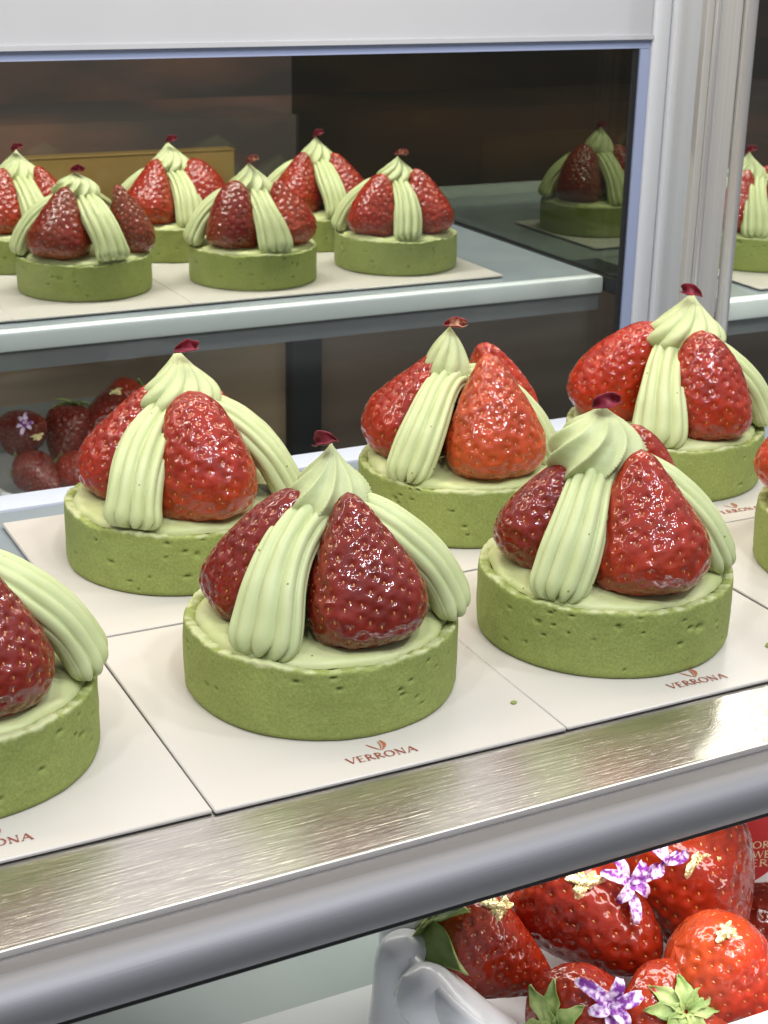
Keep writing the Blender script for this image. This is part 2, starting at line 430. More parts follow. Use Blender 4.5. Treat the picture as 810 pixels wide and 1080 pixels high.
def glyph(c):
    """serif capital in a unit-high cell: (strokes, advance)"""
    T, n_ = 0.15, 0.075
    if c == 'V': return [(0.06, 1, 0.42, 0, T), (0.78, 1, 0.42, 0, n_), (-0.05, 1, 0.2, 1, n_), (0.66, 1, 0.9, 1, n_)], 0.92
    if c == 'E': return [(0.12, 0, 0.12, 1, T), (0.02, 1, 0.58, 1, n_), (0.02, 0, 0.62, 0, n_), (0.12, .52, 0.5, .52, n_)], 0.74
    if c == 'R':
        arc = [(0.2 + 0.36 * math.sin(q) * 1.0, 0.75 + 0.25 * math.cos(q)) for q in np.linspace(0, PI, 7)]
        s = [(*arc[i], *arc[i + 1], 0.11) for i in range(6)]
        return s + [(0.12, 0, 0.12, 1, T), (0.02, 1, 0.22, 1, n_), (0.0, 0, 0.26, 0, n_), (0.3, 0.5, 0.74, 0, 0.13)], 0.82
    if c == 'O':
        arc = [(0.46 + 0.42 * math.sin(q), 0.5 + 0.5 * math.cos(q)) for q in np.linspace(0, 2 * PI, 17)]
        return [(*arc[i], *arc[i + 1], 0.07 + 0.09 * abs(math.sin((i + .5) * PI / 8))) for i in range(16)], 1.02
    if c == 'N': return [(0.14, 0, 0.14, 1, n_), (0.1, 1, 0.74, 0, T), (0.76, 0, 0.76, 1, n_), (0.0, 1, 0.16, 1, n_), (0.66, 1, 0.88, 1, n_), (0.03, 0, 0.26, 0, n_)], 0.98
    if c == 'A': return [(0.04, 0, 0.42, 1, n_), (0.42, 1, 0.8, 0, T), (0.2, .36, 0.62, .36, n_), (-0.05, 0, 0.16, 0, n_), (0.68, 0, 0.92, 0, n_)], 0.94
    if c == 'K': return [(0.12, 0, 0.12, 1, T), (0.62, 1, 0.14, .46, n_), (0.3, .6, 0.74, 0, T)], 0.8
    if c == 'S':
        pts = [(0.56, .84), (0.42, .98), (0.2, .95), (0.1, .76), (0.22, .58), (0.44, .46), (0.56, .27), (0.44, .06), (0.22, .02), (0.06, .18)]
        return [(*pts[i], *pts[i + 1], 0.12) for i in range(9)], 0.7
    if c == 'T': return [(0.36, 0, 0.36, 1, T), (0.0, 1, 0.72, 1, n_), (0.22, 0, 0.5, 0, n_)], 0.76
    if c == 'W': return [(0.04, 1, 0.32, 0, T), (0.32, 0, 0.56, 1, n_), (0.56, 1, 0.84, 0, T), (0.84, 0, 1.1, 1, n_)], 1.18
    if c == 'B':
        s = []
        for cy_, rr in ((0.75, 0.24), (0.26, 0.26)):
            arc = [(0.2 + (0.3 + rr * .3) * math.sin(q), cy_ + rr * math.cos(q)) for q in np.linspace(0, PI, 7)]
            s += [(*arc[i], *arc[i + 1], 0.11) for i in range(6)]
        return s + [(0.12, 0, 0.12, 1, T), (0.02, 1, 0.22, 1, n_), (0.02, 0, 0.22, 0, n_)], 0.72
    if c == 'Y': return [(0.36, 0, 0.36, .48, T), (0.02, 1, 0.36, .48, T), (0.72, 1, 0.36, .48, n_)], 0.76
    if c == 'I': return [(0.14, 0, 0.14, 1, T), (0.02, 1, 0.26, 1, n_), (0.02, 0, 0.26, 0, n_)], 0.34
    return [], 0.5


def word(txt, gap=0.05):
    x, out = 0.0, []
    for c in txt:
        s, adv = glyph(c)
        out += [(a0 + x, b0, a1 + x, b1, ww) for a0, b0, a1, b1, ww in s]
        x += adv + gap
    return out, x - gap


def text_mesh(name, txt, width, height):
    s, W = word(txt)
    kx, ky = width / W, height
    verts, faces = [], []
    for k, (x0, y0, x1, y1, wd) in enumerate(s):
        p0 = Vector(((x0 - W / 2) * kx, y0 * ky)); p1 = Vector(((x1 - W / 2) * kx, y1 * ky))
        d = p1 - p0; L = d.length or 1; ww = wd * (kx + ky) / 2 * 1.05
        nx, ny = -d.y / L * ww / 2, d.x / L * ww / 2
        b0 = len(verts); z = 0.00001 * (k % 9)
        verts += [(p0.x + nx, p0.y + ny, z), (p0.x - nx, p0.y - ny, z), (p1.x - nx, p1.y - ny, z), (p1.x + nx, p1.y + ny, z)]
        faces.append((b0, b0 + 1, b0 + 2, b0 + 3))
    return mk_mesh(name, verts, faces, False)


ME_CARD = boxes_mesh('card_sheet', [(-0.0526, 0.0526, 0, 0.1100, -0.0013, 0)], 0.0004, 1)
ME_CARD.materials.append(M_CARD)
ME_TXT = text_mesh('printed_name', 'VERRONA', 0.0205, 0.0029)
ME_TXT.materials.append(M_PRINT_R)
# V emblem: a straight thin arm and a leaf shaped arm
lv, lfc = [], []
def leafarm(p0, p1, bulge, wd, n_=10, mul=1):
    b0 = len(lv)
    for i in range(n_ + 1):
        q = i / n_
        c = Vector(p0).lerp(Vector(p1), q) + Vector((bulge * math.sin(PI * q), 0))
        ww = wd * (math.sin(PI * min(1, q * 0.9 + 0.08)) ** 0.8)
        lv.append((c.x - ww, c.y, 0.00001 * mul)); lv.append((c.x + ww, c.y, 0.00001 * mul))
    for i in range(n_):
        lfc.append((b0 + 2 * i, b0 + 2 * i + 1, b0 + 2 * i + 3, b0 + 2 * i + 2))
leafarm((-0.0030, 0.0043), (0.0, 0.0), -0.0002, 0.00028)
leafarm((0.0014, 0.0052), (0.0, 0.0), 0.0011, 0.00055, mul=2)
leafarm((0.0006, 0.0048), (-0.0002, 0.0002), 0.0004, 0.00022, mul=3)
ME_LOGO = mk_mesh('printed_emblem', lv, lfc, False)
ME_LOGO.materials.append(M_PRINT)


def card(x, y, rz, label, z=0.0, printed=True):
    o = bpy.data.objects.new('cake_card', None)
    link(o, label=label, category='cake card', group=GROUP_CARD)
    o.location = (x, y, z); o.rotation_euler = (0, 0, rz)
    link(bpy.data.objects.new('sheet', ME_CARD), o)
    if printed:
        t_ = link(bpy.data.objects.new('printed_name', ME_TXT), o); t_.location = (-0.0017, 0.0062, 0.0002)
        t_.rotation_euler = (0, 0, -0.05)
        g = link(bpy.data.objects.new('printed_emblem', ME_LOGO), o); g.location = (-0.0005, 0.0100, 0.0002)
        g.rotation_euler = (0, 0, -0.05)
    return o


card(0.0660, 0.3262, 0.000, 'white printed card under the cropped tart at the left edge')
card(0.1716, 0.3254, -0.002, 'white printed card under the large front tart, its name fully readable')
card(0.2771, 0.3256, 0.003, 'white printed card under the front tart with the big round swirl')
card(0.3835, 0.3270, 0.0, 'white printed card under the tart cut off by the right edge')
card(0.1720, 0.4372, 0.004, 'white card under the middle row tart at the left')
card(0.2780, 0.4372, -0.003, 'white card under the middle row tart with the orange berry')
card(0.3815, 0.4380, 0.0, 'white printed card under the middle row tart beside the steel post')
for x, y, l in ((0.2535, 0.8545, 'modelled reflection of a white card under the far front row tart second from left'),
                (0.3590, 0.8548, 'modelled reflection of a white card under the far front row tart third from left'),
                (0.4640, 0.8545, 'modelled reflection of a white card under the far front row tart nearest the window edge'),
                (0.1485, 0.8550, 'modelled reflection of a white card at the far left end of the rear shelf')):
    card(x, y, 0, l, 0, False)  # cards reflected in the rear glass, built as copies
for x, l in ((0.232, 'modelled reflection of a white card under the rearmost tart at the far left'), (0.3375, 'modelled reflection of a white card under the rearmost tart before the brass panel'), (0.4435, 'modelled reflection of a white card under the rearmost tart next to the dark wall')):
    card(x, 0.9660, 0, l, 0, False)  # back row of the reflected cards, also built solid
card(0.7000, 0.7600, 0, 'modelled reflection of a white card under the tart right of the bright steel tube', 0, False)  # copy of a card mirrored in the right hand pane
card(0.6760, 0.9080, 0, 'card of the second reflection, modelled beyond the dark glass panel', 0, False)  # card of the double reflection, built behind the dimming pane

# ------------------------------------------------------------------ tart parts
def nz(p, s, seed=0.0):
    return mn.noise(Vector((p[0] * s + seed, p[1] * s + seed * 1.7, p[2] * s - seed)))


def shell_mesh(seed):
    rnd = random.Random(seed)
    R = 0.0400
    nth = 420
    prof = [(0.0, 0.0), (R - 0.0016, 0.0), (R - 0.0006, 0.0004), (R - 0.0001, 0.0013)]
    nz_ = 38
    for i in range(nz_):
        prof.append((R + 0.0002 * math.sin(i / nz_ * PI), 0.0013 + (RIM - 0.0022) * (i + 1) / (nz_)))
    prof += [(R - 0.00008, RIM - 0.0005), (R - 0.00025, RIM - 0.0001), (R - 0.0006, RIM + 0.0001), (R - 0.0012, RIM + 0.0001), (R - 0.0024, RIM + 0.0000), (R - 0.0034, RIM - 0.0003), (R - 0.0042, RIM - 0.0016), (R - 0.0045, RIM - 0.006), (0.0, RIM - 0.006)]
    P = np.array(prof)
    th = np.linspace(0, 2 * PI, nth, endpoint=False)
    pits = [(rnd.uniform(0, 2 * PI), rnd.betavariate(2.2, 1.3) * RIM * 0.97, rnd.uniform(0.00028, 0.00060) * (2.3 if rnd.random() < .10 else 1), rnd.uniform(0.7, 2.4)) for _ in range(44)]
    verts = []
    for (r, z) in P:
        top = max(0, min(1, (z - RIM + 0.003) / 0.003))
        for t in th:
            p = (math.cos(t), math.sin(t), z * 20)
            rr = r; zz = z
            if r > 0.03:
                k = nz(p, 1.6, seed) * 0.0008 + nz(p, 9, seed) * 0.00022
                rr = r + k * (1 if z > 0.001 else 0.3)
                zz = z + top * (nz((p[0], p[1], 0), 2.2, seed + 3) * 0.0014 + nz((p[0], p[1], 0), 14, seed + 5) * 0.0007)
                if r > 0.038 and 0.001 < z:
                    for (pt, pz, ps, asp) in pits:
                        dt = (t - pt + PI) % (2 * PI) - PI
                        if abs(dt) < 0.12:
                            d2 = (dt * R / asp) ** 2 + (z - pz) ** 2
                            if d2 < (3 * ps) ** 2:
                                rr -= 0.0015 * math.exp(-d2 / (ps * ps) * 1.3)
            verts.append((rr * math.cos(t), rr * math.sin(t), zz))
    me = mk_mesh('tart_shell', verts, grid_faces(len(prof), nth))
    me.materials.append(M_SHELL)
    return me


def filling_mesh(seed):
    nr, nth = 26, 160
    verts = []
    for i in range(nr):
        q = i / (nr - 1)
        for j in range(nth):
            t = 2 * PI * j / nth
            edge = 0.0368 + 0.0010 * nz((math.cos(t), math.sin(t), 0), 1.6, seed) + 0.0011 * nz((math.cos(t), math.sin(t), 0), 5, seed + 1)
            r = edge * (1 - q) if q < 1 else 0
            r = edge * (1 - q ** 1.6)
            h = 0.0019 * (1 - (1 - min(1, q / 0.22)) ** 2.4) + 0.0026 * q
            h += (0.0011 * nz((r * 40 * math.cos(t + q * 1.4), r * 40 * math.sin(t + q * 1.4), 2), 1.7, seed) + 0.0005 * nz((r * 40 * math.cos(t), r * 40 * math.sin(t), 2), 6, seed)) * min(1, q * 5)
            verts.append((r * math.cos(t), r * math.sin(t), RIM - 0.0007 + h))
    me = mk_mesh('cream_filling', verts, grid_faces(nr, nth))
    me.materials.append(M_FILL)
    return me


def lobes(x, d, p=0.75):
    return 1 - d * (1 - abs(math.sin(x)) ** p)


def ribbon_mesh(seed, path, w0, w1, th0, th1, k=5, tw=0.5):
    """piped cream ribbon in the XZ plane running outwards along +X; several rounded ridges along its length"""
    n, m = 72, 120
    P = [Vector((p[0], 0, p[1])) for p in path]
    # Catmull-Rom
    def cat(u):
        L = len(P) - 1
        s = min(L - 1e-6, max(0, u * L)); i = int(s); f = s - i
        p0 = P[max(0, i - 1)]; p1 = P[i]; p2 = P[i + 1]; p3 = P[min(L, i + 2)]
        return 0.5 * ((2 * p1) + (p2 - p0) * f + (2 * p0 - 5 * p1 + 4 * p2 - p3) * f * f + (-p0 + 3 * p1 - 3 * p2 + p3) * f ** 3)
    verts = []
    ys = math.sin(seed * 3.1) * 0.0015
    for i in range(n):
        v = i / (n - 1)
        c = cat(v); d = (cat(min(1, v + .01)) - cat(max(0, v - .01))).normalized()
        nrm = Vector((-d.z, 0, d.x))
        if nrm.z < 0 and nrm.x < 0: nrm = -nrm
        if nrm.dot(Vector((0.6, 0, 0.8))) < 0: nrm = -nrm
        g = v ** 0.85
        end = 1.0
        if v > 0.84:
            q = (v - 0.84) / 0.16
            end = math.sqrt(max(0.0, 1 - q * q)) * 0.999 + 0.001
        if v < 0.04: end *= 0.6 + 10 * v
        wv = (w0 + (w1 - w0) * g) * (0.35 + 0.65 * end if v > .84 else end) * (1 if v < .995 else .3)
        wv *= 1 + 0.06 * math.sin(v * 9 + seed) 
        tv = (th0 + (th1 - th0) * g) * end
        lat = ys * math.sin(v * PI) + 0.0009 * math.sin(v * 7 + seed * 2)
        for j in range(m):
            u = 2 * PI * j / m
            f = lobes(k * u + tw * v * 1.6 + 0.35 * math.sin(seed) + 0.25 * math.sin(2 * u + seed), 0.44 if math.sin(u) > -0.2 else 0.1, 0.55)
            x = wv * 1.02 * math.cos(u) * (1 + 0.35 * (f - 1)); y = tv * (abs(math.sin(u)) ** 0.8) * (1 if math.sin(u) > 0 else -1) * f
            q = c + nrm * y + Vector((0, 1, 0)) * (x + lat)
            if v > 0.84:   # ridge ends bulge unevenly into little toes
                q += d * (0.0022 * (f - 0.8) * 3 * (v - 0.84) / 0.16)
            verts.append((q.x, q.y, q.z + 0.00022 * nz((q.x * 300, q.y * 300, q.z * 300), 0.5, seed) + 0.0003 * nz((q.x * 90, q.y * 300, q.z * 90), 0.9, seed + 4)))
    faces = grid_faces(n, m)
    b0 = len(verts)
    verts.append(tuple(cat(0))); verts.append(tuple(sum((Vector(verts[(n - 1) * m + j]) for j in range(m)), Vector()) / m))
    for j in range(m):
        faces.append((b0, (j + 1) % m, j)); faces.append((b0 + 1, (n - 1) * m + j, (n - 1) * m + (j + 1) % m))
    me = mk_mesh('cream_ribbon', verts, faces)
    me.materials.append(M_CREAM)
    return me


def swirl_mesh(seed, k=8, twist=1.0, lean=0.0, depth=0.17, prof=None, sharp=False):
    """unit high swirl: radius 0.6"""
    prof = prof or [(0, .36), (.05, .47), (.13, .57), (.24, .63), (.36, .61), (.48, .53), (.6, .40), (.7, .285), (.8, .175), (.88, .10), (.94, .05), (1, .004)]
    n, m = 72, 128
    zs = [p[0] for p in prof]; rs = [p[1] for p in prof]
    verts = []
    for i in range(n):
        v = i / (n - 1)
        r = float(np.interp(v, zs, rs))
        r = (r + float(np.interp(min(1, v + .03), zs, rs)) + float(np.interp(max(0, v - .03), zs, rs))) / 3
        lx = lean * max(0, v - .35) ** 2 * 1.4
        for j in range(m):
            u = 2 * PI * j / m
            ph = k / 2 * (u - twist * v - 0.3 * v * v) + 0.3 * math.sin(u + seed)
            dd = depth * 1.4 * min(1, (1.05 - v) * 2.2)
            f = 1 - dd * abs(math.sin(ph)) ** 0.85 if sharp else lobes(ph, dd, 0.62)
            rr = r * f * (1 + 0.07 * math.sin(u * 2 + seed) * (1 - v))
            zz = v + 0.035 * (f - .9) * (1 if v < .3 else 0.3) + 0.03 * math.sin(u + seed) * (1 - v)
            verts.append((rr * math.cos(u) + lx, rr * math.sin(u) + 0.4 * lx * math.sin(seed), zz))
    faces = grid_faces(n, m)
    b0 = len(verts); verts.append((0, 0, 0.02))
    for j in range(m): faces.append((b0, (j + 1) % m, j))
    me = mk_mesh('cream_swirl', verts, faces)
    me.materials.append(M_CREAM)
    return me


def berry_mesh(seed, prof, nseed=190, flat=0.0, lump=0.05, wid=0.39):
    """strawberry of unit length standing on its shoulder, tip up at z=1"""
    rnd = random.Random(seed)
    n, m = 112, 132
    zs = np.array([p[0] for p in prof]); rs = np.array([p[1] for p in prof])
    # resample by arc length
    fz = np.linspace(0, 1, 600); fr = np.interp(fz, zs, rs)
    for _ in range(40): fr[1:-1] = (fr[:-2] + fr[1:-1] * 2 + fr[2:]) / 4
    fr[0] = 0; fr[-1] = 0
    s = np.concatenate([[0], np.cumsum(np.hypot(np.diff(fz), np.diff(fr * wid)))])
    us = np.linspace(0, s[-1], n)
    Z = np.interp(us, s, fz); Rr = np.interp(us, s, fr) * wid
    th = np.linspace(0, 2 * PI, m, endpoint=False)
    V = np.zeros((n, m, 3))
    bend = rnd.uniform(-0.05, 0.05)
    for i in range(n):
        for j in range(m):
            c, s_ = math.cos(th[j]), math.sin(th[j])
            f = 1 + lump * (nz((c, s_, Z[i] * 1.6), 1.1, seed) * 1.8) + 0.018 * nz((c, s_, Z[i] * 3), 2.5, seed + 9)
            f *= 1 + 0.05 * math.cos(3 * th[j] + seed) * (1 - Z[i])
            V[i, j] = (Rr[i] * f * c + bend * Z[i] ** 2, Rr[i] * f * s_ * (1 - flat), Z[i] + 0.02 * nz((c * 2, s_ * 2, 0), 1, seed) * (1 - Z[i]))
    du = np.roll(V, -1, 1) - np.roll(V, 1, 1)
    dv = np.zeros_like(V); dv[1:-1] = V[2:] - V[:-2]; dv[0] = V[1] - V[0]; dv[-1] = V[-1] - V[-2]
    Nn = np.cross(du, dv); ln = np.linalg.norm(Nn, axis=2, keepdims=True); Nn = Nn / np.where(ln < 1e-9, 1, ln)
    Nn[0] = (0, 0, -1); Nn[-1] = (0, 0, 1)
    # seeds, spaced evenly over the surface area
    area_ = np.concatenate([[0], np.cumsum((Rr[:-1] + Rr[1:]) / 2 * np.diff(us))]); area_ /= area_[-1]
    seeds = []
    ga = PI * (3 - math.sqrt(5))
    for k in range(nseed):
        q = (k + 0.5) / nseed
        i = int(np.searchsorted(area_, q)); i = min(n - 2, max(2, i + rnd.choice((0, 0, 1, -1))))
        j = int(((k * ga + rnd.uniform(-.09, .09)) % (2 * PI)) / (2 * PI) * m) % m
        seeds.append((i, j))
    SP = np.array([V[i, j] for i, j in seeds]); SN = np.array([Nn[i, j] for i, j in seeds])
    F = V.reshape(-1, 3)
    d2 = ((F[:, None, :] - SP[None]) ** 2).sum(2)
    d = np.sqrt(d2.min(1))
    sg = 0.024
    disp = -0.0130 * np.exp(-(d / sg) ** 2) + 0.0022 * np.exp(-((d - 0.046) / 0.018) ** 2)
    fade = np.clip(F[:, 2] / 0.06, 0, 1)
    F = F + Nn.reshape(-1, 3) * (disp * fade)[:, None]
    faces = grid_faces(n, m)
    verts = [tuple(v) for v in F]
    nb = len(faces)
    # seed ellipsoids
    for k, (p, nn) in enumerate(zip(SP, SN)):
        if p[2] < 0.05: continue
        nv = Vector(nn); upv = Vector((0, 0, 1)) - nv * nv.z
        if upv.length < 1e-3: upv = Vector((1, 0, 0))
        upv.normalize(); sd = nv.cross(upv)
        c = Vector(p) + nv * -0.015
        b0 = len(verts)
        A_, B_, C_ = 0.0165 * rnd.uniform(.8, 1.15), 0.0085, 0.0075
        for a1 in range(5):
            ph = PI * a1 / 4
            for a2 in range(8):
                q = 2 * PI * a2 / 8
                x = math.cos(ph) * A_; y = math.sin(ph) * math.cos(q) * B_; z = math.sin(ph) * math.sin(q) * C_
                verts.append(tuple(c + upv * x + sd * y + nv * z))
        faces += grid_faces(5, 8, b0)
    me = mk_mesh('strawberry', verts, faces)
    me.materials.append(M_BERRY); me.materials.append(M_SEED)
    idx = np.zeros(len(faces), dtype=np.int32); idx[nb:] = 1
    me.polygons.foreach_set('material_index', idx)
    return me


def petal_mesh(seed, mat_, L=0.0075, W=0.0042, curl=0.9):
    n, m = 12, 10
    verts = []
    for i in range(n):
        u = i / (n - 1)
        ww = W * (math.sin(PI * (0.12 + 0.8 * u)) ** 0.8)
        for j in range(m):
            v = j / (m - 1) * 2 - 1
            z = curl * 0.0035 * v * v + 0.0022 * math.sin(u * PI) * curl + 0.0006 * math.sin(u * 9 + v * 4 + seed)
            verts.append((u * L - L * .4, v * ww * (1 - .25 * abs(v)), z + 0.002 * u * u * math.sin(seed)))
    me = mk_mesh('rose_petal', verts, grid_faces(n, m, wrap=False))
    # give the petal a real thickness
    import bmesh
    bm = bmesh.new(); bm.from_mesh(me)
    bmesh.ops.solidify(bm, geom=bm.faces[:], thickness=0.00025)
    bm.to_mesh(me); bm.free()
    me.polygons.foreach_set('use_smooth', [True] * len(me.polygons))
    me.materials.append(mat_)
    return me


CONE = [(0, 0), (.012, .42), (.04, .68), (.09, .87), (.16, .97), (.25, 1), (.36, .96), (.5, .83), (.64, .665), (.76, .51), (.86, .37), (.93, .25), (.975, .14), (1, 0)]
BLUNT = [(0, 0), (.012, .45), (.04, .70), (.1, .90), (.2, 1), (.34, 1.0), (.5, .92), (.64, .80), (.76, .66), (.87, .49), (.94, .33), (.98, .19), (1, 0)]
SLIM = [(0, 0), (.012, .40), (.04, .64), (.1, .84), (.19, .97), (.3, 1.0), (.45, .90), (.6, .72), (.74, .52), (.86, .36), (.93, .25), (.975, .15), (1, 0)]
BER = [berry_mesh(11, CONE, 250, wid=.385), berry_mesh(23, BLUNT, 240, wid=.375), berry_mesh(37, SLIM, 255, wid=.36), berry_mesh(41, CONE, 220, wid=.40, lump=.08), berry_mesh(59, BLUNT, 260, wid=.40), berry_mesh(67, SLIM, 235, wid=.375, lump=.08)]
SHELLS = [shell_mesh(s) for s in (1, 2, 3)]
FILLS = [filling_mesh(s) for s in (4, 5, 6)]
PATH = [(0.003, 0.0530), (0.0090, 0.0528), (0.0180, 0.0478), (0.0268, 0.0388), (0.0323, 0.0290), (0.0352, 0.0225)]
PATHW = [(0.003, 0.0530), (0.0105, 0.0532), (0.0206, 0.0482), (0.0300, 0.0393), (0.0357, 0.0296), (0.0376, 0.0240)]
RIBS = [ribbon_mesh(1, PATH, 0.0060, 0.0112, 0.0050, 0.0062), ribbon_mesh(2, PATH, 0.0064, 0.0100, 0.0048, 0.0058, tw=-.4),
        ribbon_mesh(3, PATHW, 0.0066, 0.0108, 0.0050, 0.0060, tw=.7), ribbon_mesh(4, PATHW, 0.0060, 0.0120, 0.0052, 0.0065, tw=-.7)]
TALL = [(0, .25), (.05, .36), (.15, .46), (.28, .50), (.42, .47), (.55, .40), (.68, .31), (.8, .21), (.9, .11), (.96, .05), (1, .004)]
ROUND = [(0, .32), (.06, .50), (.16, .62), (.3, .68), (.44, .67), (.58, .60), (.7, .48), (.8, .33), (.88, .18), (.94, .08), (1, .004)]
SWL = [swirl_mesh(1, 9, 0.9, .10, .18, None, True), swirl_mesh(2, 9, 1.15, -.08, .2, ROUND, True), swirl_mesh(3, 8, 0.5, .05, .19, TALL), swirl_mesh(4, 9, 1.2, .3, .17)]
PET = [petal_mesh(1, M_PETAL, .0078, .0030, .9), petal_mesh(2, M_PETAL2, .0075, .0028, .9), petal_mesh(3, M_PETAL, .0090, .0034, .9)]

RED = (0.30, 0.021, 0.006); DARK = (0.19, 0.014, 0.006); BRIGHT = (0.40, 0.026, 0.006); ORANGE = (0.42, 0.055, 0.014)
GROUP_T = 'green tarts topped with strawberries and piped cream'


def tart(x, y, label, berries, ribs, sw=(0, .013, .024, .0495), top=(0, 0), petal=(0, 0), shell=0, spin=0.0, group=GROUP_T):
    """berries: (view angle deg, mesh, length, colour, orange share, radius, tilt deg); ribs: (view angle deg, mesh, width scale); sw: mesh, radius, height, z"""
    bview = math.atan2(x, y)
    o = link(bpy.data.objects.new('strawberry_tart', None), label=label, category='tart', group=group)
    o.location = (x, y, 0)
    o.rotation_euler = (0, 0, -bview)          # local -Y looks at the viewer's side
    s_ = link(bpy.data.objects.new('tart_shell', SHELLS[shell % 3]), o); s_.rotation_euler = (0, 0, spin)
    f_ = link(bpy.data.objects.new('cream_filling', FILLS[(shell + int(spin * 3)) % 3]), o); f_.rotation_euler = (0, 0, spin * 1.7)
    tx, ty = top
    for bb in berries:
        an, mi, L, col, osh, rad, tilt = bb[:7]
        yaw = bb[7] if len(bb) > 7 else 0
        a_ = math.radians(an)
        b_ = link(bpy.data.objects.new('strawberry', BER[mi % 6]), o)
        b_.color = (*col, osh)
        rad += 0.0062
        base = Vector((math.cos(a_) * rad, math.sin(a_) * rad, RIM - 0.0024))
        zaxis = Vector((-math.cos(a_ + math.radians(yaw)) * math.sin(math.radians(tilt)), -math.sin(a_ + math.radians(yaw)) * math.sin(math.radians(tilt)), math.cos(math.radians(tilt))))
        q = Vector((0, 0, 1)).rotation_difference(zaxis)
        b_.rotation_mode = 'QUATERNION'
        b_.rotation_quaternion = q @ Euler((0, 0, an * 1.3 + mi)).to_quaternion()
        wsc = (bb[8] if len(bb) > 8 else 1.0) * 1.04
        tilt += 7
        L *= 1.03
        b_.scale = (L * wsc, L * wsc, L)
        # keep the tilted shoulder on the filling
        base.z += 0.0105 * math.sin(math.radians(tilt)) * 0.35
        b_.location = base
    for an, mi, ws in ribs:
        a_ = math.radians(an)
        r_ = link(bpy.data.objects.new('cream_ribbon', RIBS[mi % 4]), o)
        r_.location = (tx * .4, ty * .4, 0); r_.rotation_euler = (0, 0, a_); r_.scale = (1, ws, 1)
    mi, rad, h, z0 = sw
    w_ = link(bpy.data.objects.new('cream_swirl', SWL[mi % 4]), o)
    w_.location = (tx, ty, z0 + .0010); w_.scale = (rad / .575, rad / .575, h - .0010); w_.rotation_euler = (0, 0, spin * 2.3)
    pi_, pr = petal
    p_ = link(bpy.data.objects.new('rose_petal', PET[pi_ % 3]), o)
    p_.location = (tx + 0.0010 * math.cos(pr), ty, z0 + h - 0.0001); p_.rotation_euler = (0.95, -0.25 * math.cos(pr * 3), 0.5 * math.sin(pr * 2))
    return o


B_ = lambda an, mi, L=.042, col=RED, osh=.3, rad=.0195, tilt=17, yaw=0, w=1.0: (an, mi, L, col, osh, rad, tilt, yaw, w)
# nearer tarts
tart(0.1745, 0.3826, 'largest tart at the front centre, crimson petal on its pointed cream top',
     [B_(-57, 0, .0425, DARK, .05, .0195, 17), B_(186, 1, .043, DARK, .0, .0208, 31, 0, .80), B_(70, 2)],
     [(-121, 0, 1.0), (-4, 3, 1.05), (120, 1, 1)], (0, .0120, .0230, .0500), (.0018, 0), (0, 2.2), 0, 0.3)
tart(0.2719, 0.3795, 'front tart with a fat round cream swirl, right of the largest tart',
     [B_(-52, 3, .043, RED, .25, .0185, 15), B_(192, 5, .042, DARK, .1, .0190, 23, 0, .96), B_(68, 1)],
     [(-108, 1, 1.0), (2, 2, 1.05), (125, 0, 1)], (1, .0138, .0262, .0472), (-.0048, 0), (2, .2), 1, 1.7)
tart(0.1697, 0.4928, 'leftmost tart of the middle row, glossy berry between two cream ribbons',
     [B_(-66, 4, .0430, RED, .5, .0185, 14, 0, .98), B_(172, 0, .043, RED, .1, .0175, 22, 0, .92), B_(46, 2, .043, RED, .1, .017, 18)],
     [(-117, 3, .95), (-8, 2, 1.1), (110, 0, 1)], (3, .0130, .0235, .0500), (.0015, 0), (0, .6), 2, 0.9)
tart(0.2821, 0.4888, 'middle row tart whose front berry is orange red, with a pale curled petal on top',
     [B_(-60, 0, .0450, ORANGE, .7, .0180, 13, 0, 1.0), B_(176, 3, .045, RED, .25, .0225, 27, 0, .88), B_(50, 5, .045, BRIGHT, .1, .017, 16)],
     [(-119, 1, .95), (-6, 0, 1.0), (110, 2, 1)], (2, .0108, .0235, .0485), (-.0078, 0), (1, 1.0), 0, 2.6)
tart(0.3801, 0.4965, 'middle row tart at the right in front of the steel post',
     [B_(-42, 1, .0425, RED, .2, .0185, 9, 0, 1.0), B_(176, 4, .046, BRIGHT, .1, .0245, 33, 0, .85), B_(80, 2, .040)],
     [(-98, 0, 1.0), (6, 3, 1.0), (120, 1, 1)], (3, .0145, .0250, .0500), (.0052, 0), (2, -.6), 1, 3.4)
tart(0.0653, 0.3834, 'half cropped tart at the left edge with one broad grey green cream ribbon',
     [B_(-60, 2, .042, DARK, .1, .0195, 16), B_(185, 1), B_(70, 0)],
     [(-8, 3, 1.12), (-120, 1, 1), (115, 0, 1)], (0, .0125, .0230, .0500), (.001, 0), (0, 1), 2, 4.2)
tart(0.3880, 0.3830, 'tart cut off by the right edge, only its left rim and a berry showing',
     [B_(182, 3, .043, BRIGHT, .4, .0225, 24), B_(-60, 0), B_(65, 1)],
     [(-118, 0, 1), (0, 2, 1), (120, 1, 1)], (1, .013, .023, .050), (0, 0), (0, 1), 0, 5.0)
